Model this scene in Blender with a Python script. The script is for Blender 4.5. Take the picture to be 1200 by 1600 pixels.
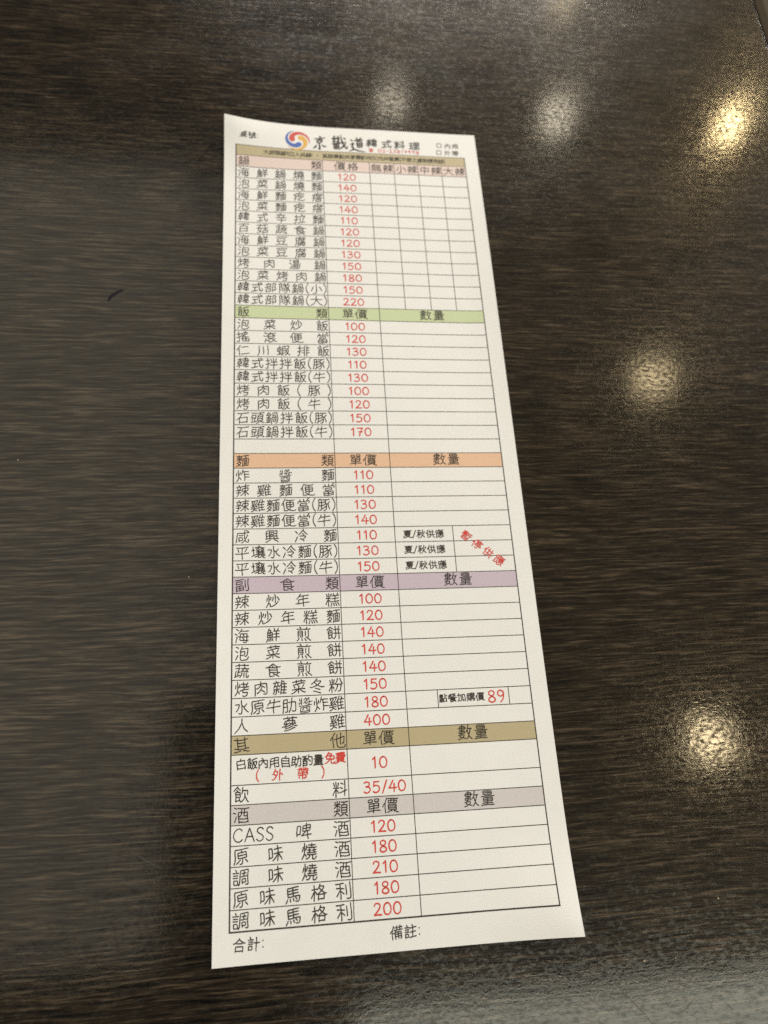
import bpy, bmesh, math, random
import numpy as np
from mathutils import Matrix, Vector

random.seed(7)
scene = bpy.context.scene
for o in list(bpy.data.objects):
    bpy.data.objects.remove(o)

# ------------------------------------------------------------------ camera
# World: x along the printed rows, y up the sheet, z up. Origin = lower left corner of the
# printed grid, table top at z = 0. Metres.
CAM = Vector((0.014217, 0.030247, 0.242853))
RX = Vector((0.9904471585697115, -0.060679783569831114, 0.1238240281492229))     # image right
RY = Vector((-0.012520134407917088, -0.9338371961521638, -0.35747914249232415))  # image down
RZ = Vector((0.13732324026030257, 0.3525139074541005, -0.9256761165417549))      # view direction
FPX = 1209.88                                                                    # focal length, 1600 px tall frame
cam_data = bpy.data.cameras.new('camera')
cam = bpy.data.objects.new('camera', cam_data)
scene.collection.objects.link(cam)
m = Matrix.Identity(4)
for i in range(3):
    m[i][0] = RX[i]; m[i][1] = -RY[i]; m[i][2] = -RZ[i]; m[i][3] = CAM[i]
cam.matrix_world = m
cam_data.sensor_fit = 'VERTICAL'
cam_data.lens = 4.25
cam_data.sensor_height = 4.25 * 1600 / FPX
cam_data.sensor_width = cam_data.sensor_height * 0.75
cam_data.clip_start = 0.01
cam_data.clip_end = 50
cam_data.dof.use_dof = True
cam_data.dof.focus_distance = 0.236
cam_data.dof.aperture_fstop = 1.8
scene.camera = cam

# ------------------------------------------------------------------ light
world = bpy.data.worlds.new('World')
scene.world = world
world.use_nodes = True
wb = world.node_tree.nodes['Background']
wb.inputs[0].default_value = (1.0, 0.93, 0.82, 1)
wb.inputs[1].default_value = 0.07
scene.view_settings.view_transform = 'Standard'
scene.view_settings.look = 'None'
scene.view_settings.exposure = 0.06
scene.view_settings.gamma = 1.0
scene.cycles.use_denoising = False

CEIL = 1.65     # ceiling height above the table top


def lamp(name, x, y, power, size, color, size_y=None, spread=180, z=CEIL):
    d = bpy.data.lights.new(name, 'AREA')
    d.energy = power
    d.color = color
    d.spread = math.radians(spread)
    if size_y is None:
        d.shape = 'DISK'; d.size = size
    else:
        d.shape = 'RECTANGLE'; d.size = size; d.size_y = size_y
    o = bpy.data.objects.new(name, d)
    scene.collection.objects.link(o)
    o.location = (x, y, z)
    return o


WARM = (1.0, 0.80, 0.50)
# the ceiling downlights, on the grid that their reflections in the table top give
lamp('downlight', 0.41, 2.21, 0.35, 0.11, (1.0, 0.88, 0.68))
lamp('downlight', 0.98, 2.19, 0.6, 0.12, (1.0, 0.88, 0.66))
lamp('downlight', 1.62, 2.20, 2.3, 0.09, (1.0, 0.74, 0.36))
lamp('downlight', 1.10, 2.80, 0.35, 0.12, WARM)
lamp('downlight', 1.13, 1.17, 0.62, 0.13, (1.0, 0.78, 0.44))
lamp('downlight', 1.08, 0.13, 0.8, 0.10, (1.0, 0.79, 0.46))
# panels for the pale ceiling mirrored in the table, two more added for sheen
lamp('ceiling_sheen_panel', -1.02, 0.82, 9.0, 1.56, (1.0, 0.91, 0.72), 2.14)
lamp('ceiling_sheen_panel', -0.175, 1.07, 0.45, 0.13, (1.0, 0.91, 0.74), 1.56)  # added narrow strip, fades the reflected edge of the left panel
lamp('ceiling_sheen_panel', 1.75, 1.40, 5.5, 3.0, (1.0, 0.80, 0.50), 3.4)  # added and unseen, lays a dim warm sheen over the table's right side
lamp('ceiling_sheen_panel', 0.87, -0.575, 8.0, 1.40, (1.0, 0.99, 0.80), 0.40)
# two large unseen area lights, added to give the sheet its overall brightness
lamp('added_key_light', 0.9, 4.7, 640.0, 2.4, (1.0, 0.925, 0.82), 0.8)
lamp('added_key_light', 3.9, 2.9, 490.0, 0.8, (1.0, 0.985, 0.965), 2.0)

# ------------------------------------------------------------------ helpers


def mat(name):
    mt = bpy.data.materials.new(name)
    mt.use_nodes = True
    return mt, mt.node_tree.nodes, mt.node_tree.links, mt.node_tree.nodes['Principled BSDF']


def flat(name, col, rough=0.6, spec=0.3):
    mt, n, l, b = mat(name)
    b.inputs['Base Color'].default_value = (*col, 1)
    b.inputs['Roughness'].default_value = rough
    b.inputs['Specular IOR Level'].default_value = spec
    return mt


def ink(name, col):
    """printing ink: laser toner that lets a little of the paper's mottling through"""
    mt, n, l, b = mat(name)
    tc = n.new('ShaderNodeTexCoord')
    no = n.new('ShaderNodeTexNoise')
    no.inputs['Scale'].default_value = 1400
    no.inputs['Detail'].default_value = 2
    l.new(tc.outputs['Object'], no.inputs['Vector'])
    r = n.new('ShaderNodeValToRGB')
    r.color_ramp.elements[0].position = 0.3
    r.color_ramp.elements[0].color = (*[c * 0.97 for c in col], 1)
    r.color_ramp.elements[1].position = 0.75
    r.color_ramp.elements[1].color = (*[min(1, c * 1.03 + 0.003) for c in col], 1)
    l.new(no.outputs['Fac'], r.inputs['Fac'])
    l.new(r.outputs['Color'], b.inputs['Base Color'])
    b.inputs['Roughness'].default_value = 0.6
    b.inputs['Specular IOR Level'].default_value = 0.25
    return mt


def link(name, me, material, parent=None):
    o = bpy.data.objects.new(name, me)
    scene.collection.objects.link(o)
    if material:
        me.materials.append(material)
    if parent:
        o.parent = parent
    return o


def tag(o, label=None, cat=None, group=None, kind=None):
    if label: o['label'] = label
    if cat: o['category'] = cat
    if group: o['group'] = group
    if kind: o['kind'] = kind
    return o


def px(x, y):
    """photo pixel (1200 x 1600) -> point on the table plane, in millimetres"""
    d = RX * ((x - 600) / FPX) + RY * ((y - 800) / FPX) + RZ
    p = CAM - d * (CAM.z / d.z)
    return p.x * 1000, p.y * 1000


# ------------------------------------------------------------------ materials
def wood_material():
    mt, n, l, b = mat('dark_wood_laminate')
    tc = n.new('ShaderNodeTexCoord')

    def noise(scale, detail=4, rough=0.55, dist=0.0, loc=(0, 0, 0), src=None):
        mp = n.new('ShaderNodeMapping')
        mp.inputs['Scale'].default_value = scale
        mp.inputs['Location'].default_value = loc
        l.new(src or tc.outputs['Object'], mp.inputs['Vector'])
        t = n.new('ShaderNodeTexNoise')
        t.inputs['Scale'].default_value = 1
        t.inputs['Detail'].default_value = detail
        t.inputs['Roughness'].default_value = rough
        t.inputs['Distortion'].default_value = dist
        l.new(mp.outputs['Vector'], t.inputs['Vector'])
        return t.outputs['Fac']

    def math_(op, a, bb=None, clamp=False):
        k = n.new('ShaderNodeMath'); k.operation = op; k.use_clamp = clamp
        for i, v in enumerate((a, bb)):
            if v is None: continue
            if isinstance(v, (int, float)): k.inputs[i].default_value = v
            else: l.new(v, k.inputs[i])
        return k.outputs[0]

    # slow sideways drift of the grain
    sep = n.new('ShaderNodeSeparateXYZ'); l.new(tc.outputs['Object'], sep.inputs[0])
    w1 = noise((9, 22, 1), 3, 0.5)
    w2 = noise((55, 160, 1), 2, 0.5, loc=(3, 1, 0))
    dy = math_('ADD', math_('MULTIPLY', math_('SUBTRACT', w1, 0.5), 0.006),
               math_('MULTIPLY', math_('SUBTRACT', w2, 0.5), 0.0011))
    cmb = n.new('ShaderNodeCombineXYZ')
    l.new(sep.outputs[0], cmb.inputs[0]); l.new(math_('ADD', sep.outputs[1], dy), cmb.inputs[1])
    P = cmb.outputs[0]
    fine = noise((105, 2100, 1), 3, 0.65, src=P)
    mid = noise((52, 1050, 1), 3, 0.6, loc=(5, 2, 0), src=P)
    pores = noise((60, 1250, 1), 3, 0.55, loc=(9, 4, 0), src=P)
    band = noise((7, 110, 1), 4, 0.55, loc=(1, 7, 0), src=P)
    cloud = noise((11, 14, 1), 3, 0.55, loc=(2, 2, 0))
    g = math_('ADD', math_('MULTIPLY', fine, 0.45), math_('MULTIPLY', mid, 0.55))
    g = math_('ADD', math_('MULTIPLY', math_('SUBTRACT', g, 0.5), 4.1), 0.50)
    g = math_('ADD', g, math_('MULTIPLY', math_('SUBTRACT', band, 0.5), 0.60))
    g = math_('ADD', g, math_('MULTIPLY', math_('SUBTRACT', cloud, 0.5), 0.30), clamp=True)
    ramp = n.new('ShaderNodeValToRGB')
    e = ramp.color_ramp.elements
    e[0].position = 0.05; e[0].color = (0.0042, 0.0029, 0.0018, 1)
    e[1].position = 0.95; e[1].color = (0.072, 0.052, 0.032, 1)
    k = e.new(0.38); k.color = (0.0122, 0.0086, 0.0053, 1)
    k = e.new(0.66); k.color = (0.0275, 0.0199, 0.0122, 1)
    l.new(g, ramp.inputs['Fac'])
    pm = n.new('ShaderNodeMapRange')
    pm.inputs['From Min'].default_value = 0.38; pm.inputs['From Max'].default_value = 0.47
    pm.inputs['To Min'].default_value = 0.28; pm.inputs['To Max'].default_value = 1.0
    l.new(pores, pm.inputs['Value'])
    mx = n.new('ShaderNodeMix'); mx.data_type = 'RGBA'; mx.blend_type = 'MULTIPLY'
    mx.inputs['Factor'].default_value = 1
    l.new(ramp.outputs['Color'], mx.inputs['A']); l.new(pm.outputs['Result'], mx.inputs['B'])
    l.new(mx.outputs['Result'], b.inputs['Base Color'])
    # worn gloss: smears and wiped patches in the roughness
    smear = noise((16, 24, 1), 4, 0.6, 0.6, loc=(4, 9, 0))
    rr = n.new('ShaderNodeMapRange')
    rr.inputs['From Min'].default_value = 0.3; rr.inputs['From Max'].default_value = 0.7
    rr.inputs['To Min'].default_value = 0.17; rr.inputs['To Max'].default_value = 0.26
    l.new(smear, rr.inputs['Value']); l.new(rr.outputs['Result'], b.inputs['Roughness'])
    b.inputs['Specular IOR Level'].default_value = 0.12
    cw = n.new('ShaderNodeMapRange')
    cw.inputs['From Min'].default_value = 0.30; cw.inputs['From Max'].default_value = 0.62
    cw.inputs['To Min'].default_value = 0.70; cw.inputs['To Max'].default_value = 1.0
    l.new(mid, cw.inputs['Value']); l.new(cw.outputs['Result'], b.inputs['Coat Weight'])
    b.inputs['Coat IOR'].default_value = 1.5
    cr = n.new('ShaderNodeMapRange')
    cr.inputs['From Min'].default_value = 0.3; cr.inputs['From Max'].default_value = 0.7
    cr.inputs['To Min'].default_value = 0.018; cr.inputs['To Max'].default_value = 0.05
    l.new(smear, cr.inputs['Value'])
    # scuffed specks: patches a millimetre or less across that scatter the gloss
    scuff = noise((520, 900, 1), 3, 0.6, 0.4, loc=(7, 3, 0))
    sr = n.new('ShaderNodeMapRange')
    sr.inputs['From Min'].default_value = 0.46; sr.inputs['From Max'].default_value = 0.64
    sr.inputs['To Min'].default_value = 0.0; sr.inputs['To Max'].default_value = 0.20
    l.new(scuff, sr.inputs['Value'])
    l.new(math_('ADD', cr.outputs['Result'], sr.outputs['Result']), b.inputs['Coat Roughness'])
    # relief: grain in the base, orange peel and fine rubbing marks in the clear coat
    bp = n.new('ShaderNodeBump'); bp.inputs['Strength'].default_value = 0.35
    bp.inputs['Distance'].default_value = 0.0002
    l.new(mid, bp.inputs['Height']); l.new(bp.outputs['Normal'], b.inputs['Normal'])
    peel = noise((620, 700, 1), 3, 0.6, 0.8)
    rub = noise((260, 1300, 1), 3, 0.6, 0.5, loc=(2, 5, 0), src=P)
    hh = math_('ADD', peel, math_('MULTIPLY', rub, 0.5))
    bc = n.new('ShaderNodeBump'); bc.inputs['Strength'].default_value = 0.055
    bc.inputs['Distance'].default_value = 0.0003
    l.new(hh, bc.inputs['Height']); l.new(bc.outputs['Normal'], b.inputs['Coat Normal'])
    return mt


def paper_material():
    mt, n, l, b = mat('white_paper')
    tc = n.new('ShaderNodeTexCoord')
    no = n.new('ShaderNodeTexNoise')
    no.inputs['Scale'].default_value = 120; no.inputs['Detail'].default_value = 5
    l.new(tc.outputs['Object'], no.inputs['Vector'])
    r = n.new('ShaderNodeValToRGB')
    r.color_ramp.elements[0].position = 0.25; r.color_ramp.elements[0].color = (0.815, 0.815, 0.805, 1)
    r.color_ramp.elements[1].position = 0.75; r.color_ramp.elements[1].color = (0.845, 0.845, 0.835, 1)
    l.new(no.outputs['Fac'], r.inputs['Fac']); l.new(r.outputs['Color'], b.inputs['Base Color'])
    fb = n.new('ShaderNodeTexNoise')
    fb.inputs['Scale'].default_value = 2600; fb.inputs['Detail'].default_value = 3
    l.new(tc.outputs['Object'], fb.inputs['Vector'])
    bp = n.new('ShaderNodeBump'); bp.inputs['Strength'].default_value = 0.12; bp.inputs['Distance'].default_value = 0.00005
    l.new(fb.outputs['Fac'], bp.inputs['Height']); l.new(bp.outputs['Normal'], b.inputs['Normal'])
    b.inputs['Roughness'].default_value = 0.55
    b.inputs['Specular IOR Level'].default_value = 0.3
    return mt


WOOD = wood_material()
PAPER = paper_material()
BLACK = ink('black_ink', (0.040, 0.034, 0.029))
GREY = ink('rule_ink', (0.050, 0.043, 0.036))
RED = ink('red_ink', (0.66, 0.062, 0.048))
BANDS = dict(olive=(0.53, 0.46, 0.29), pink=(0.79, 0.65, 0.61), green=(0.59, 0.67, 0.42),
             orange=(0.78, 0.52, 0.355), purple=(0.58, 0.49, 0.58), khaki=(0.49, 0.42, 0.26),
             grey=(0.63, 0.60, 0.60))
BANDS = {k: ink(k + '_tint', v) for k, v in BANDS.items()}

# ------------------------------------------------------------------ floor and table
bm = bmesh.new()
for x, y in ((-4, -4), (6, -4), (6, 7), (-4, 7)):
    bm.verts.new((x, y, -0.75))
bm.faces.new(bm.verts)
me = bpy.data.meshes.new('floor'); bm.to_mesh(me); bm.free()
fm, n, l, b = mat('brown_floor')
tc = n.new('ShaderNodeTexCoord'); no = n.new('ShaderNodeTexNoise')
no.inputs['Scale'].default_value = 9; no.inputs['Detail'].default_value = 6
l.new(tc.outputs['Object'], no.inputs['Vector'])
r = n.new('ShaderNodeValToRGB')
r.color_ramp.elements[0].color = (0.022, 0.016, 0.010, 1); r.color_ramp.elements[1].color = (0.04, 0.031, 0.02, 1)
l.new(no.outputs['Fac'], r.inputs['Fac']); l.new(r.outputs['Color'], b.inputs['Base Color'])
b.inputs['Roughness'].default_value = 0.9
b.inputs['Specular IOR Level'].default_value = 0.05
tag(link('floor', me, fm), kind='structure')

TX0, TX1, TY0, TY1 = -0.55, 0.2520, -0.32, 0.88
EDGE = 0.0055
table = bpy.data.objects.new('table', None)
scene.collection.objects.link(table)
table.location = (0, 0, -0.75)
tag(table, 'dark brown wood grain table with a glossy top and pale edge strip', 'table')


def bevel_box(name, x0, x1, y0, y1, z0, z1, bev, material, parent, seg=3):
    bm = bmesh.new()
    bmesh.ops.create_cube(bm, size=1)
    for v in bm.verts:
        v.co = (x0 + (v.co.x + .5) * (x1 - x0), y0 + (v.co.y + .5) * (y1 - y0), z0 + (v.co.z + .5) * (z1 - z0) + 0.75)
    if bev:
        bmesh.ops.bevel(bm, geom=bm.edges[:], offset=bev, segments=seg, affect='EDGES', profile=0.5)
    for f in bm.faces: f.smooth = False
    me = bpy.data.meshes.new(name); bm.to_mesh(me); bm.free()
    return link(name, me, material, parent)


bevel_box('table_top', TX0, TX1, TY0, TY1, -0.028, 0.0, 0.0006, WOOD, table)
bevel_box('core_board', TX0 + .002, TX1 - .002, TY0 + .002, TY1 - .002, -0.036, -0.0285, 0, flat('dark_board', (0.02, 0.015, 0.012)), table)
TRIM = flat('pale_edge_strip', (0.050, 0.040, 0.025), 0.9, 0.03)
bevel_box('edge_strip', TX1 + 0.0013, TX1 + 0.0013 + EDGE, TY0, TY1, -0.030, -0.0008, 0.0008, TRIM, table)
DARK = flat('dark_metal', (0.02, 0.02, 0.02), 0.4, 0.5)
bevel_box('edge_gap', TX1 + 0.0001, TX1 + 0.0012, TY0, TY1, -0.030, -0.0022, 0, flat('dark_gap', (0.006, 0.005, 0.004), 0.8), table)


def column(name, x, y, r, z0, z1, material, parent, seg=24):
    bm = bmesh.new()
    bmesh.ops.create_cone(bm, cap_ends=True, segments=seg, radius1=r, radius2=r, depth=z1 - z0)
    for v in bm.verts: v.co += Vector((x, y, (z0 + z1) / 2 + 0.75))
    me = bpy.data.meshes.new(name); bm.to_mesh(me); bm.free()
    return link(name, me, material, parent)


column('pedestal', (TX0 + TX1) / 2, (TY0 + TY1) / 2, 0.04, -0.735, -0.0365, DARK, table)
column('foot_plate', (TX0 + TX1) / 2, (TY0 + TY1) / 2, 0.24, -0.749, -0.7355, DARK, table, 40)

# ------------------------------------------------------------------ the sheet
U0, U1, V0, V1 = -4.6, 99.2, -8.2, 293.0      # sheet outline, millimetres in grid coordinates


def lift(u, v):
    z = 0.12
    d = math.hypot((u - U0) * 0.8, V1 - v)
    z += 3.5 * max(0.0, 1 - d / 34.0) ** 2
    d = math.hypot(u - U1, v - V0)
    z += 3.2 * max(0.0, 1 - d / 36.0) ** 2
    e = min(1.0, max(0.0, (u - U0) / 18.0))
    z += 0.8 * (1 - e) ** 2 * (0.5 + 0.5 * math.sin(v * 0.021 + 1.0))
    e = min(1.0, max(0.0, (U1 - u) / 16.0))
    z += 0.7 * (1 - e) ** 2 * (0.5 + 0.5 * math.sin(v * 0.026 + 2.4))
    z += 0.30 * (0.5 + 0.5 * math.sin(v * 0.042 + u * 0.03)) + 0.05 * (0.5 + 0.5 * math.sin(u * 0.11 - v * 0.017))
    return z


def sheet_mesh():
    nu, nv = 44, 120
    bm = bmesh.new()
    top, bot = [], []
    for j in range(nv + 1):
        for i in range(nu + 1):
            # rows and columns packed towards the margins so the curl is smooth
            u = U0 + (U1 - U0) * i / nu
            v = V0 + (V1 - V0) * j / nv
            z = lift(u, v)
            top.append(bm.verts.new((u / 1000, v / 1000, z / 1000)))
            bot.append(bm.verts.new((u / 1000, v / 1000, (z - 0.1) / 1000)))
    W = nu + 1
    for j in range(nv):
        for i in range(nu):
            a = j * W + i
            bm.faces.new((top[a], top[a + 1], top[a + W + 1], top[a + W]))
            bm.faces.new((bot[a], bot[a + W], bot[a + W + 1], bot[a + 1]))
    for i in range(nu):
        a = i; bm.faces.new((top[a], bot[a], bot[a + 1], top[a + 1]))
        a = nv * W + i; bm.faces.new((top[a + 1], bot[a + 1], bot[a], top[a]))
    for j in range(nv):
        a = j * W; bm.faces.new((top[a + W], bot[a + W], bot[a], top[a]))
        a = j * W + nu; bm.faces.new((top[a], bot[a], bot[a + W], top[a + W]))
    for f in bm.faces: f.smooth = abs(f.normal.z) > 0.5 or True
    bm.normal_update()
    for e in bm.edges:
        if len(e.link_faces) == 2 and abs(e.link_faces[0].normal.z - e.link_faces[1].normal.z) > 0.4:
            e.smooth = False
    me = bpy.data.meshes.new('menu_sheet'); bm.to_mesh(me); bm.free()
    return me


sheet = link('menu_sheet', sheet_mesh(), PAPER)
tag(sheet, 'long white order form with a hand-lettered menu grid and red prices', 'menu')


class Print:
    """collects flat printed shapes in sheet millimetres and lays them on the curved paper"""

    def __init__(self, layer):
        self.v, self.f, self.layer, self.k = [], [], layer, 0

    def poly(self, pts, faces, bump=True):
        b = len(self.v)
        z = self.layer + self.k * 0.0006
        if bump: self.k = (self.k + 1) % 40
        for u, v in pts:
            self.v.append((u / 1000, v / 1000, (lift(u, v) + z) / 1000))
        self.f += [tuple(b + i for i in f) for f in faces]

    def strip(self, a, b, w, step=3.0):
        (x0, y0), (x1, y1) = a, b
        L = math.hypot(x1 - x0, y1 - y0)
        k = max(1, int(L / step))
        nx, ny = -(y1 - y0) / L * w / 2, (x1 - x0) / L * w / 2
        pts, fs = [], []
        for i in range(k + 1):
            t = i / k
            x, y = x0 + (x1 - x0) * t, y0 + (y1 - y0) * t
            pts += [(x - nx, y - ny), (x + nx, y + ny)]
            if i: fs.append((2 * i - 2, 2 * i, 2 * i + 1, 2 * i - 1))
        self.poly(pts, fs)

    def rect(self, u0, u1, v0, v1):
        k, h = max(1, int((u1 - u0) / 2.5)), 3
        pts = [(u0 + (u1 - u0) * i / k, v0 + (v1 - v0) * j / h) for j in range(h + 1) for i in range(k + 1)]
        fs = [(j * (k + 1) + i, j * (k + 1) + i + 1, (j + 1) * (k + 1) + i + 1, (j + 1) * (k + 1) + i)
              for j in range(h) for i in range(k)]
        self.poly(pts, fs)

    def ribbon(self, pts, hw):
        """round-ended pen stroke; hw = half width per point"""
        P = np.array(pts, float); N = len(P)
        if N < 2: return
        T = np.gradient(P, axis=0); T /= np.linalg.norm(T, axis=1)[:, None] + 1e-9
        Nn = np.c_[-T[:, 1], T[:, 0]]
        hw = np.broadcast_to(np.asarray(hw, float), (N,))
        Lp, Rp = P + Nn * hw[:, None], P - Nn * hw[:, None]
        out = [tuple(p) for i in range(N) for p in (Lp[i], Rp[i])]
        fs = [(2 * i, 2 * i + 1, 2 * i + 3, 2 * i + 2) for i in range(N - 1)]
        for end, s in ((0, -1), (N - 1, 1)):
            base = len(out)
            for a in (-60, -30, 0, 30, 60):
                a = math.radians(a)
                d = s * T[end] * math.cos(a) + Nn[end] * math.sin(a)
                out.append(tuple(P[end] + d * hw[end]))
            ring = [2 * end + 1] + list(range(base, base + 5)) + [2 * end]
            fs.append(tuple(ring) if s > 0 else tuple(reversed(ring)))
        self.poly(out, fs)

    def build(self, name, material, parent=sheet):
        me = bpy.data.meshes.new(name)
        me.from_pydata(self.v, [], self.f)
        return link(name, me, material, parent)


# ------------------------------------------------------------------ hand lettering
# Chinese characters: the centre lines of the built-in typeface's glyphs are found by thinning,
# then redrawn as single round-ended pen strokes, slightly uneven like the form's lettering.
CJK = ''.join(sorted(set('桌號京畿道韓式料理內用外帶大部隊鍋可人共其餘單點享需酌收元餐費不便之處敬請見諒類價格無辣小中海鮮燒麵泡菜疙瘩'
                         '辛拉百菇蔬食豆腐烤肉湯飯數量炒搖滾當仁川蝦排拌豚牛石頭炸醬雞咸興冷平壤水夏秋供應暫停副年糕煎餅雜冬粉原肋'
                         '蔘加購他白自助免飲酒啤味調馬格利合計備註2!50')))
RES = 176
OX, OY, SC = 0.06, 0.16, RES / 1.12


def raster(chars):
    cu = bpy.data.curves.new('lettering_source', 'FONT')
    cu.resolution_u = 3
    o = bpy.data.objects.new('lettering_source', cu)
    scene.collection.objects.link(o)
    A = np.zeros((len(chars), RES, RES), bool)
    for ci, ch in enumerate(chars):
        cu.body = ch
        bpy.context.view_layer.update()
        ev = o.evaluated_get(bpy.context.evaluated_depsgraph_get())
        me = ev.to_mesh()
        me.calc_loop_triangles()
        nv = len(me.vertices)
        co = np.empty(nv * 3, np.float32); me.vertices.foreach_get('co', co)
        co = co.reshape(-1, 3)[:, :2]
        tri = np.empty(len(me.loop_triangles) * 3, np.int32); me.loop_triangles.foreach_get('vertices', tri)
        T = (co[tri].reshape(-1, 3, 2) + (OX, OY)) * SC
        for a, b, c in T:
            x0, y0 = np.floor(np.minimum(np.minimum(a, b), c)).astype(int)
            x1, y1 = np.ceil(np.maximum(np.maximum(a, b), c)).astype(int)
            x0 = max(0, x0); y0 = max(0, y0); x1 = min(RES - 1, x1); y1 = min(RES - 1, y1)
            if x1 < x0 or y1 < y0: continue
            X, Y = np.meshgrid(np.arange(x0, x1 + 1) + .5, np.arange(y0, y1 + 1) + .5)
            e0 = (b[0] - a[0]) * (Y - a[1]) - (b[1] - a[1]) * (X - a[0])
            e1 = (c[0] - b[0]) * (Y - b[1]) - (c[1] - b[1]) * (X - b[0])
            e2 = (a[0] - c[0]) * (Y - c[1]) - (a[1] - c[1]) * (X - c[0])
            inside = ((e0 >= -1e-4) & (e1 >= -1e-4) & (e2 >= -1e-4)) | ((e0 <= 1e-4) & (e1 <= 1e-4) & (e2 <= 1e-4))
            A[ci, y0:y1 + 1, x0:x1 + 1] |= inside
        ev.to_mesh_clear()
    bpy.data.objects.remove(o)
    bpy.data.curves.remove(cu)
    return A


def thin(A):
    A = np.pad(A, ((0, 0), (1, 1), (1, 1)))
    while True:
        changed = False
        for step in (0, 1):
            c = A
            p = [c[:, :-2, 1:-1], c[:, :-2, 2:], c[:, 1:-1, 2:], c[:, 2:, 2:], c[:, 2:, 1:-1], c[:, 2:, :-2], c[:, 1:-1, :-2], c[:, :-2, :-2]]
            B = sum(q.astype(np.int8) for q in p)
            tr = sum((~p[i] & p[(i + 1) % 8]).astype(np.int8) for i in range(8))
            if step == 0:
                m1 = ~(p[0] & p[2] & p[4]); m2 = ~(p[2] & p[4] & p[6])
            else:
                m1 = ~(p[0] & p[2] & p[6]); m2 = ~(p[0] & p[4] & p[6])
            kill = c[:, 1:-1, 1:-1] & (B >= 2) & (B <= 6) & (tr == 1) & m1 & m2
            if kill.any():
                changed = True
                A = A.copy(); A[:, 1:-1, 1:-1] &= ~kill
        if not changed: break
    return A[:, 1:-1, 1:-1]


N8 = [(1, 0), (0, 1), (-1, 0), (0, -1), (1, 1), (-1, 1), (-1, -1), (1, -1)]


def trace(sk):
    S = {(int(x), int(y)) for y, x in zip(*np.nonzero(sk))}
    # drop corner pixels of staircases so chains stay one pixel thick
    for p in sorted(S):
        x, y = p
        for dx in (1, -1):
            for dy in (1, -1):
                if p in S and (x + dx, y) in S and (x, y + dy) in S and (x - dx, y) not in S and (x, y - dy) not in S \
                        and (x - dx, y - dy) not in S:
                    S.discard(p)

    def nb(p):
        out = []
        for dx, dy in N8:
            q = (p[0] + dx, p[1] + dy)
            if q in S:
                if dx and dy and ((p[0] + dx, p[1]) in S or (p[0], p[1] + dy) in S): continue
                out.append(q)
        return out
    nbs = {p: nb(p) for p in S}
    nodes = {p for p in S if len(nbs[p]) != 2}
    seen, paths = set(), []
    for a in sorted(nodes):
        for q in nbs[a]:
            if (a, q) in seen: continue
            path = [a, q]; seen.add((a, q))
            while path[-1] not in nodes:
                nx = [r for r in nbs[path[-1]] if r != path[-2]]
                if not nx: break
                path.append(nx[0])
                if len(path) > 600: break
            seen.add((path[-1], path[-2]))
            paths.append(path)
    used = {p for pa in paths for p in pa}
    rest = set(S) - used
    while rest:
        a = min(rest); path = [a]; rest.discard(a)
        while True:
            nx = [r for r in nbs[path[-1]] if r in rest]
            if not nx: break
            path.append(nx[0]); rest.discard(nx[0])
        path.append(a)
        if len(path) > 4: paths.append(path)
    out = []
    for pa in paths:
        f0, f1 = len(nbs[pa[0]]) <= 1, len(nbs[pa[-1]]) <= 1
        if (f0 != f1) and len(pa) < 8: continue
        P = np.array(pa, float) + .5
        for _ in range(10 if len(P) > 10 else 3):
            if len(P) > 2: P[1:-1] = 0.5 * P[1:-1] + 0.25 * (P[:-2] + P[2:])
        if len(P) > 10:
            idx = np.unique(np.r_[0, np.arange(3, len(P) - 3, 6), len(P) - 1]); P = P[idx]
        elif len(P) > 3:
            P = P[[0, len(P) // 2, -1]]
        if f0 and len(P) > 1:
            d = P[0] - P[1]; P[0] += d / (np.linalg.norm(d) + 1e-9) * 2.2
        if f1 and len(P) > 1:
            d = P[-1] - P[-2]; P[-1] += d / (np.linalg.norm(d) + 1e-9) * 2.2
        out.append((P / SC - (OX, OY), f0, f1))
    return out


GLYPH, THIN = {}, {}
_sk = thin(raster(CJK))
for _i, _c in enumerate(CJK):
    GLYPH[_c] = trace(_sk[_i])
    _len = sum(float(np.linalg.norm(np.diff(P, axis=0), axis=1).sum()) for P, _, _ in GLYPH[_c])
    THIN[_c] = min(1.0, max(0.62, 1.0 - (_len - 6.0) * 0.06))


def curve(pts, n=5):
    P = [np.array(p, float) for p in pts]
    if len(P) < 3: return np.array(P)
    closed = np.allclose(P[0], P[-1])
    Q = ([P[-2]] + P + [P[1]]) if closed else ([2 * P[0] - P[1]] + P + [2 * P[-1] - P[-2]])
    out = []
    for i in range(1, len(Q) - 2):
        p0, p1, p2, p3 = Q[i - 1:i + 3]
        for k in range(n):
            t = k / n
            out.append(0.5 * (2 * p1 + (p2 - p0) * t + (2 * p0 - 5 * p1 + 4 * p2 - p3) * t * t + (3 * p1 - p0 - 3 * p2 + p3) * t ** 3))
    out.append(Q[-2])
    return np.array(out)


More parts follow.
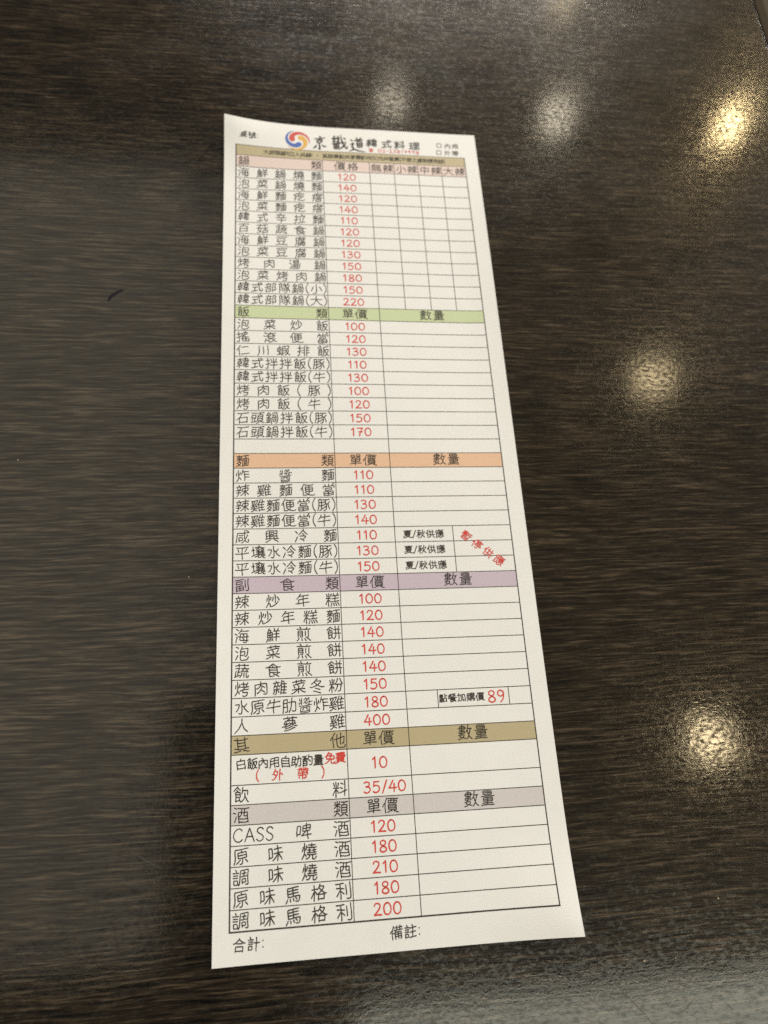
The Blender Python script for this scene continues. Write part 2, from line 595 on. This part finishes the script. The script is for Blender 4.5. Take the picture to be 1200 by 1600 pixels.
HAND = {'醬': [[(.10, .95), (.10, .90), (.10, .83)], [(.10, .81), (.17, .81), (.24, .82)], [(.24, .99), (.24, .78), (.24, .55)],
               [(.04, .66), (.14, .67), (.24, .68)], [(.15, .66), (.12, .60), (.07, .54)], [(.50, 1.0), (.46, .93), (.38, .86)],
               [(.48, .93), (.60, .94), (.74, .95), (.62, .82), (.42, .75)], [(.54, .88), (.57, .86), (.60, .83)],
               [(.36, .66), (.64, .675), (.94, .69)], [(.75, .77), (.75, .62), (.74, .53), (.66, .55)], [(.50, .62), (.53, .60), (.56, .57)],
               [(.08, .45), (.50, .46), (.92, .47)], [(.20, .34), (.20, .18), (.21, .0)], [(.20, .34), (.50, .35), (.81, .35)],
               [(.81, .35), (.81, .18), (.80, .0)], [(.41, .45), (.40, .26), (.30, .18)], [(.61, .45), (.60, .24), (.73, .20)],
               [(.22, .09), (.50, .095), (.79, .10)], [(.21, -.01), (.50, -.01), (.80, .0)]]}
for _c, _st in HAND.items():     # a dense character written out stroke by stroke
    GLYPH[_c] = [(curve([(x, y * 0.93 - 0.09) for x, y in q], 4), True, True) for q in _st]
    THIN[_c] = 0.72

PEN = {   # pen strokes of the figures and letters, em units: (advance, strokes)
    '0': (.60, [[(.29, .70), (.13, .61), (.055, .38), (.12, .10), (.29, .02), (.47, .12), (.53, .38), (.45, .62), (.29, .70)]]),
    '1': (.46, [[(.10, .55), (.19, .62), (.27, .71)], [(.27, .71), (.265, .35), (.26, .01)]]),
    '2': (.58, [[(.08, .56), (.14, .67), (.28, .71), (.43, .63), (.43, .46), (.30, .27), (.16, .12), (.06, .02)], [(.06, .02), (.28, .035), (.52, .025)]]),
    '3': (.58, [[(.09, .65), (.26, .71), (.43, .62), (.38, .46), (.20, .39)], [(.20, .39), (.40, .36), (.48, .20), (.36, .04), (.20, .00), (.06, .07)]]),
    '4': (.60, [[(.33, .71), (.20, .47), (.05, .25)], [(.05, .25), (.30, .235), (.55, .25)], [(.41, .50), (.40, .25), (.39, .00)]]),
    '5': (.58, [[(.46, .70), (.28, .69), (.13, .69)], [(.13, .69), (.11, .55), (.10, .41)], [(.10, .41), (.27, .46), (.44, .38), (.48, .20), (.36, .04), (.20, .00), (.06, .06)]]),
    '7': (.58, [[(.06, .68), (.28, .69), (.49, .69)], [(.49, .69), (.38, .48), (.28, .24), (.23, .00)], [(.17, .36), (.30, .365), (.46, .37)]]),
    '8': (.58, [[(.30, .37), (.13, .48), (.13, .63), (.29, .71), (.45, .63), (.44, .49), (.30, .37), (.11, .24), (.10, .08), (.28, .00), (.48, .09), (.47, .25), (.30, .37)]]),
    '9': (.58, [[(.46, .56), (.37, .69), (.20, .70), (.09, .56), (.14, .40), (.30, .36), (.45, .48), (.46, .62)], [(.46, .62), (.45, .36), (.38, .14), (.24, .00)]]),
    '6': (.58, [[(.40, .70), (.18, .50), (.08, .22), (.20, .02), (.40, .05), (.46, .24), (.32, .38), (.10, .26)]]),
    '/': (.42, [[(.37, .76), (.22, .36), (.05, -.06)]]),
    '(': (.35, [[(.27, .82), (.15, .60), (.11, .36), (.15, .12), (.27, -.08)]]),
    ')': (.35, [[(.08, .82), (.20, .60), (.24, .36), (.20, .12), (.08, -.08)]]),
    ':': (.35, [[(.15, .50), (.155, .52), (.15, .54)], [(.15, .10), (.155, .12), (.15, .14)]]),
    '-': (.40, [[(.06, .34), (.20, .34), (.34, .345)]]),
    ' ': (.40, []),
    'C': (.66, [[(.55, .60), (.44, .70), (.26, .67), (.11, .48), (.09, .24), (.22, .05), (.42, .02), (.56, .12)]]),
    'A': (.64, [[(.05, .00), (.18, .35), (.32, .72)], [(.32, .72), (.44, .38), (.58, .00)], [(.14, .26), (.32, .27), (.49, .27)]]),
    'S': (.54, [[(.45, .62), (.34, .71), (.18, .68), (.11, .54), (.20, .42), (.36, .33), (.45, .19), (.36, .04), (.20, .00), (.07, .10)]]),
    '□': (.90, [[(.12, .70), (.11, .35), (.13, .04)], [(.13, .04), (.42, .03), (.72, .05)], [(.72, .05), (.73, .38), (.71, .71)], [(.71, .71), (.40, .72), (.12, .70)]]),
    '☎': (1.1, [[(.08, .50), (.20, .66), (.50, .72), (.80, .66), (.92, .50)], [(.20, .05), (.30, .42), (.50, .47), (.70, .42), (.80, .05)],
                [(.20, .05), (.50, .04), (.80, .05)], [(.36, .26), (.50, .27), (.64, .26)], [(.32, .14), (.50, .15), (.68, .14)], [(.30, .58), (.50, .60), (.70, .58)]]),
}


BRUSH = {   # the three brush-written characters of the heading
    '京': [[(.46, .99), (.52, .94), (.56, .87)], [(.16, .79), (.50, .83), (.88, .87)], [(.34, .69), (.35, .60), (.37, .52)],
          [(.34, .69), (.50, .71), (.67, .73)], [(.67, .73), (.65, .63), (.62, .54)], [(.37, .53), (.50, .54), (.62, .55)],
          [(.50, .53), (.51, .28), (.48, .08), (.37, .14)], [(.31, .36), (.22, .22), (.06, .12)], [(.68, .37), (.79, .25), (.97, .21)]],
    '畿': [[(.20, .96), (.14, .84), (.06, .75), (.23, .73)], [(.26, .84), (.16, .64), (.08, .53), (.30, .57)],
          [(.44, .95), (.40, .84), (.33, .75), (.47, .74)], [(.50, .84), (.42, .65), (.36, .55), (.52, .58)],
          [(.00, .41), (.42, .46), (.94, .54)], [(.60, 1.02), (.65, .62), (.78, .27), (.96, .06), (.99, .26)],
          [(.88, .44), (.66, .20), (.40, .02)], [(.78, .82), (.84, .77), (.90, .69)], [(.12, .35), (.13, .20), (.14, .06)],
          [(.12, .35), (.27, .36), (.42, .38)], [(.42, .38), (.41, .22), (.39, .07)], [(.14, .21), (.27, .22), (.40, .23)],
          [(.14, .07), (.27, .08), (.39, .09)], [(.27, .36), (.27, .22), (.26, .08)]],
    '道': [[(.50, 1.02), (.54, .97), (.57, .90)], [(.82, 1.04), (.77, .97), (.70, .90)], [(.36, .83), (.65, .87), (.98, .91)],
          [(.66, .87), (.63, .81), (.58, .75)], [(.50, .74), (.50, .52), (.51, .32)], [(.50, .74), (.66, .76), (.83, .78)],
          [(.83, .78), (.82, .55), (.80, .33)], [(.52, .60), (.66, .61), (.80, .63)], [(.52, .47), (.66, .48), (.80, .49)],
          [(.52, .33), (.66, .34), (.80, .35)], [(.13, .93), (.19, .88), (.25, .80)], [(.06, .61), (.27, .66), (.14, .42), (.25, .29), (.05, .10)],
          [(.03, .11), (.28, .20), (.58, .08), (1.06, .02)]],
}


def advance(ch):
    return PEN[ch][0] if ch in PEN else 1.0


def draw(pr, ch, u, v, em, stroke, rot=0.0, sx=1.0, sy=1.0, brush=False, ink_tilt=0.06):
    """draw one character with its em box's lower left corner at (u, v)"""
    rng = random.Random(ord(ch) * 31 + 5)
    a1, a2, p1, p2 = rng.uniform(.016, .034), rng.uniform(.016, .034), rng.uniform(0, 6.3), rng.uniform(0, 6.3)
    q1, q2 = rng.uniform(.9, 1.5), rng.uniform(.9, 1.5)
    ca, sa = math.cos(rot), math.sin(rot)
    cjk = ch in GLYPH and ch not in PEN
    items = GLYPH[ch] if cjk else [(curve(s), True, True) for s in PEN[ch][1]]
    if brush: items = [(curve(q), True, True) for q in BRUSH[ch]]
    adv = advance(ch)
    stroke *= 1.0 if brush else THIN.get(ch, 1.0)
    for P, f0, f1 in items:
        P = np.array(P, float)
        if cjk:
            x, y = P[:, 0], P[:, 1] + (0.0 if brush else 0.12)
            X = x + a1 * np.sin(q1 * 4.2 * y + p1) + (0.02 if brush else 0.0) * np.sin(6 * y + p2)
            Y = y + a2 * np.sin(q2 * 4.2 * x + p2) + ink_tilt * (x - .5)
            X = .5 + (X - .5) * (0.95 + 0.035 * math.sin(p1)); Y = .5 + (Y - .5) * (0.95 + 0.035 * math.sin(p2))
        else:
            X, Y = P[:, 0], P[:, 1] + 0.14
        X = (X - adv / 2) * sx * em; Y = (Y - .5) * sy * em
        W = np.c_[u + adv * em * sx / 2 + X * ca - Y * sa, v + em / 2 + X * sa + Y * ca]
        n = len(W); t = np.linspace(0, 1, n)
        hw = stroke / 2 * (1 + 0.10 * np.sin(t * 5 + p1))
        if brush:
            hw = stroke / 2 * (0.55 + 1.0 * np.sin(np.pi * (0.12 + 0.8 * t)) ** 1.5)
            if f0: hw[0] *= 1.25
            if f1: hw[-1] *= 0.35
        pr.ribbon(W, hw)


def centred(pr, s, uc, vc, em, stroke, gap=0.0, sx=1.0, rot=0.0, **kw):
    w = sum(advance(c) * em * sx for c in s) + gap * (len(s) - 1)
    x = -w / 2
    for c in s:
        a = advance(c) * em * sx
        cx = x + a / 2
        u, v = uc + cx * math.cos(rot), vc + cx * math.sin(rot)
        draw(pr, c, u - a / 2, v - em / 2, em, stroke, rot, sx, **kw)
        x += a + gap


def spread(pr, s, u0, u1, vc, em, stroke):
    toks = []
    for c in s:      # a run of latin letters moves as one word
        if toks and c in 'CASS' and toks[-1][-1] in 'CASS': toks[-1] += c
        else: toks.append(c)
    ws = [sum(advance(c) * em for c in t) for t in toks]
    gap = (u1 - u0 - sum(ws)) / max(1, len(toks) - 1)
    x = u0
    for t, w in zip(toks, ws):
        for c in t:
            draw(pr, c, x, vc - em / 2, em, stroke); x += advance(c) * em
        x += gap


# ------------------------------------------------------------------ what is printed
L = [0.0] * 52
for k in range(44, 52): L[k] = 37.96 * (51 - k) / 7
L[43] = 46.43
for k in range(2, 43): L[k] = 46.43 + (43 - k) * 5.4524
L[1], L[0] = 275.45, 280.15
W = 93.6
C1, C2 = 34.3, 53.4
EM, ST, SP = 5.0, 0.315, 0.41

# tinted heading rows
bands = [(0, 1, 'olive', 'olive notice row at the head of the grid'), (1, 2, 'pink', 'pink heading row of the hot pot section'),
         (14, 15, 'green', 'green heading row of the rice section'), (25, 26, 'orange', 'orange heading row of the noodle section'),
         (33, 34, 'purple', 'purple heading row of the side dish section'), (42, 43, 'khaki', 'khaki heading row of the other items section'),
         (45, 46, 'grey', 'grey heading row of the drinks section')]
band_obj = {}
for a, b_, key, lab in bands:
    pr = Print(0.012); pr.rect(0, W, L[b_], L[a])
    band_obj[a] = tag(pr.build('heading_row', BANDS[key]), lab)


def text_obj(name, material, parent, fn, layer=0.034):
    pr = Print(layer); fn(pr)
    return pr.build(name, material, parent)


def mid(k):
    return (L[k] + L[k + 1]) / 2


NAME_U = (0.55, 34.25)
heads = {1: '鍋類', 14: '飯類', 25: '麵類', 33: '副食類', 42: '其他', 45: '酒類'}
for k, s in heads.items():
    for i, c in enumerate(s):      # the characters stand far apart: one part each
        uu = NAME_U[0] + (NAME_U[1] - NAME_U[0] - EM) * i / (len(s) - 1)
        text_obj('section_name', BLACK, band_obj[k], lambda p: draw(p, c, uu, mid(k) - EM / 2, EM, ST))
    text_obj('price_heading', BLACK, band_obj[k], lambda p: centred(p, '價格' if k == 1 else '單價', (C1 + C2) / 2 + .1, mid(k) + .1, EM, ST, 0.25 if k == 1 else 0))
    if k != 1:
        text_obj('quantity_heading', BLACK, band_obj[k], lambda p: centred(p, '數量', 73.5, mid(k) + .35, EM, ST))
HC = [C2, 63.5, 73.5, 83.3, W]
for i, s in enumerate(('無辣', '小辣', '中辣', '大辣')):
    text_obj('spice_heading', BLACK, band_obj[1], lambda p: centred(p, s, (HC[i] + HC[i + 1]) / 2 + .2, mid(1), 4.7, 0.34, 0.15))
text_obj('notice_text', BLACK, band_obj[0],
         lambda p: centred(p, '大部隊鍋可2人共鍋!!其餘單點共享需酌收50元共餐費(不便之處敬請見諒)', 48.0, mid(0), 2.55, 0.22, -0.30))

rows = [(2, '海鮮鍋燒麵 120|泡菜鍋燒麵 140|海鮮麵疙瘩 120|泡菜麵疙瘩 140|韓式辛拉麵 110|百菇蔬食鍋 120|海鮮豆腐鍋 120|泡菜豆腐鍋 130|'
            '烤肉湯鍋 150|泡菜烤肉鍋 180|韓式部隊鍋(小) 150|韓式部隊鍋(大) 220'),
        (15, '泡菜炒飯 100|搖滾便當 120|仁川蝦排飯 130|韓式拌拌飯(豚) 110|韓式拌拌飯(牛) 130|烤肉飯(豚) 100|烤肉飯(牛) 120|石頭鍋拌飯(豚) 150|石頭鍋拌飯(牛) 170'),
        (26, '炸醬麵 110|辣雞麵便當 110|辣雞麵便當(豚) 130|辣雞麵便當(牛) 140|咸興冷麵 110|平壤水冷麵(豚) 130|平壤水冷麵(牛) 150'),
        (34, '辣炒年糕 100|辣炒年糕麵 120|海鮮煎餅 140|泡菜煎餅 140|蔬食煎餅 140|烤肉雜菜冬粉 150|水原牛肋醬炸雞 180|人蔘雞 400'),
        (44, '飲料 35/40'),
        (46, 'CASS啤酒 120|原味燒酒 180|調味燒酒 210|原味馬格利 180|調味馬格利 200')]
for k0, block in rows:
    for i, item in enumerate(block.split('|')):
        s, price = item.split(' ')
        k = k0 + i
        if len(s) == 2:      # two characters at the two ends of the cell: one part each
            for c, uu in zip(s, (NAME_U[0], NAME_U[1] - EM)):
                text_obj('dish_name', BLACK, sheet, lambda p: draw(p, c, uu, mid(k) + .05 - EM / 2, EM, ST))
        else:
            text_obj('dish_name', BLACK, sheet, lambda p: spread(p, s, *NAME_U, mid(k) + .05, EM, ST))
        text_obj('price', RED, sheet, lambda p: centred(p, price, 43.9 + (1.2 if '/' in price else 0), mid(k), 4.35, SP, 0.22, 1.0))
# the free rice row
text_obj('dish_name', BLACK, sheet, lambda p: spread(p, '白飯內用自助酌量', 1.2, 27.4, L[43] - 2.6, 3.55, 0.30))
text_obj('dish_name', RED, sheet, lambda p: spread(p, '免費', 27.3, 34.1, L[43] - 2.3, 3.75, 0.36))
text_obj('takeaway_note', RED, sheet, lambda p: spread(p, '(外帶)', 7.0, 27.6, L[43] - 6.1, 3.7, 0.34))
text_obj('price', RED, sheet, lambda p: centred(p, '10', 43.9, mid(43), 4.5, SP, 0.3))
# season notes and the added offer
for k in (30, 31, 32):
    text_obj('season_note', BLACK, sheet, lambda p: centred(p, '夏/秋供應', 63.2, mid(k), 3.2, 0.29))
for s, q in zip('暫停供應', ((727.7, 838), (745.3, 851), (762.4, 863.3), (779.6, 875.5))):
    u, v = px(*q)
    text_obj('diagonal_notice', RED, sheet, lambda p: draw(p, s, u - 1.9, v - 1.9, 3.8, 0.33, math.radians(-45)))
text_obj('added_offer', BLACK, sheet, lambda p: centred(p, '點餐加購價', 71.0, mid(40) + .1, 2.95, 0.28))
text_obj('added_offer_price', RED, sheet, lambda p: centred(p, '89', 82.2, mid(40) - .05, 5.0, SP, 0.1))

# rules
def rule(name, a, b_, w):
    pr = Print(0.024); pr.strip(a, b_, w); return pr.build(name, GREY, sheet)


for k in range(52):
    o_ = rule('row_rule', (0, L[k]), (W, L[k]), 0.42 if k == 51 else 0.24)
for u in (0, W):
    pr = Print(0.027); pr.strip((u, L[51] - .2), (u, L[0] + .1), 0.42 if u == 0 else 0.36); pr.build('column_rule', GREY, sheet)
# merged cells carry no inner rules in the notice row
for u, ka, kb in ((C1, 1, 51), (C2, 1, 51), (HC[1], 1, 14), (HC[2], 1, 14), (HC[3], 1, 14), (73.3, 30, 33), (63.4, 40, 41), (86.3, 40, 41)):
    pr = Print(0.027); pr.strip((u, L[kb]), (u, L[ka]), 0.24); pr.build('column_rule', GREY, sheet)

# heading of the form
u, v = px(390, 216.5)
text_obj('table_number_field', BLACK, sheet, lambda p: centred(p, '桌號:', u, v, 3.4, 0.26))
u, v = px(389, 1475)
text_obj('total_field', BLACK, sheet, lambda p: centred(p, '合計:', u, v, 3.9, 0.30))
u, v = px(634, 1455)
text_obj('remark_field', BLACK, sheet, lambda p: centred(p, '備註:', u, v, 3.9, 0.30))
for s, q in (('內用', (699, 229.5)), ('外帶', (699, 240.5))):
    u, v = px(*q)
    o_ = text_obj('order_option', BLACK, sheet, lambda p: centred(p, s, u + 1.6, v, 3.1, 0.25, 0.15))
    text_obj('tick_box', BLACK, o_, lambda p: centred(p, '□', u - 3.6, v, 3.0, 0.26))
name_parts = (('京', (499.5, 224.5), 7.2), ('畿', (530.5, 224), 7.6), ('道', (557.5, 228.5), 7.4))
for s, q, e_ in name_parts:
    u, v = px(*q)
    text_obj('restaurant_name', BLACK, sheet, lambda p: draw(p, s, u - e_ / 2 * .92, v - e_ / 2, e_, 0.50, 0.0, 0.92, 1.05, True, 0.10))
for s, q in zip('韓式料理', ((580.5, 225), (603.5, 226.6), (624, 228.2), (647, 229.8))):
    u, v = px(*q)
    text_obj('restaurant_name', BLACK, sheet, lambda p: draw(p, s, u - 2.6, v - 2.6, 5.2, 0.46, 0.0, 1.0, 0.95))
u, v = px(615, 238)
text_obj('telephone_number', RED, sheet, lambda p: centred(p, '☎ 02-23817998', u, v, 2.35, 0.24, 0.28))

# three-armed swirl emblem
u0, v0 = px(464.3, 221)
RL = 5.1
emblem = bpy.data.objects.new('emblem', None)
scene.collection.objects.link(emblem); emblem.parent = sheet
SW = [(168, ink('emblem_red', (0.62, 0.085, 0.075))), (48, ink('emblem_yellow', (0.76, 0.45, 0.09))), (-72, ink('emblem_blue', (0.075, 0.145, 0.48)))]
for a0, mt_ in SW:
    pts, hw = [], []
    for i in range(29):
        t = i / 28
        a = math.radians(a0 - 185 * t)
        w_ = RL * 0.225 * (1 - t) ** 0.8 + 0.03
        r_ = RL * (0.46 + 0.52 * (1 - (1 - t) ** 1.6)) - w_ * 0.25
        pts.append((u0 + r_ * math.cos(a), v0 + r_ * math.sin(a))); hw.append(w_)
    pr = Print(0.03); pr.ribbon(pts, hw); pr.build('swirl', mt_, emblem)

# ------------------------------------------------------------------ marks on the table top
def table_mark(name, pix, w, material, z=0.00002):
    pts = curve([px(*q) for q in pix], 6)
    P = np.array(pts); T = np.gradient(P, axis=0); T /= np.linalg.norm(T, axis=1)[:, None] + 1e-9
    Nn = np.c_[-T[:, 1], T[:, 0]]
    k = len(P); t = np.linspace(0, 1, k)
    hw = w / 2 * np.sin(np.pi * (0.12 + 0.76 * t)) ** 0.6
    vs, fs = [], []
    for i in range(k):
        for s in (1, -1):
            q = P[i] + Nn[i] * hw[i] * s
            vs.append((q[0] / 1000, q[1] / 1000, z + 0.75))
        if i: fs.append((2 * i - 2, 2 * i - 1, 2 * i + 1, 2 * i))
    me = bpy.data.meshes.new(name); me.from_pydata(vs, [], fs)
    return link(name, me, material, table)


INKM = flat('purple_ink', (0.012, 0.007, 0.016), 0.6, 0.1)
tag(table_mark('ink_mark', [(169, 470), (174, 463), (182, 457.5), (193, 453)], 1.3, INKM), 'short dark purple pen mark on the bare table top')
SCR = flat('scratch_grey', (0.085, 0.078, 0.062), 0.5, 0.4)
for pix, w in (([(955, 1520), (962, 1537), (975, 1551), (1000, 1577), (1020, 1600)], 0.28),
               ([(203, 1329), (222, 1341), (250, 1357)], 0.16),
               ([(232, 1371), (250, 1386)], 0.14),
               ([(1085, 1560), (1070, 1578), (1057, 1586)], 0.22),
               ([(905, 1508), (915, 1500), (926, 1499)], 0.3),
               ([(1128, 1296), (1140, 1292), (1152, 1297)], 0.15),
               ([(1060, 1270), (1078, 1282), (1088, 1300)], 0.12)):
    table_mark('scratch', pix, w, SCR)
rng = random.Random(3)
CRUMB = flat('pale_crumb', (0.42, 0.36, 0.27), 0.7, 0.2)
for q in ((28, 719), (295, 902), (1007, 1502), (1055, 1497), (1122, 1404), (907, 43), (1033, 521)):
    u, v = px(*q)
    bm = bmesh.new(); bmesh.ops.create_icosphere(bm, subdivisions=1, radius=0.00028 * rng.uniform(.7, 1.2))
    for vv in bm.verts:
        vv.co = Vector((vv.co.x * rng.uniform(.6, 1.5), vv.co.y * rng.uniform(.6, 1.3), vv.co.z * .6 + 0.00012))
    me = bpy.data.meshes.new('crumb'); bm.to_mesh(me); bm.free()
    o_ = link('crumb', me, CRUMB); o_.location = (u / 1000, v / 1000, 0)
    tag(o_, 'tiny pale crumb lying on the dark table top', 'crumb', 'crumbs scattered on the table')
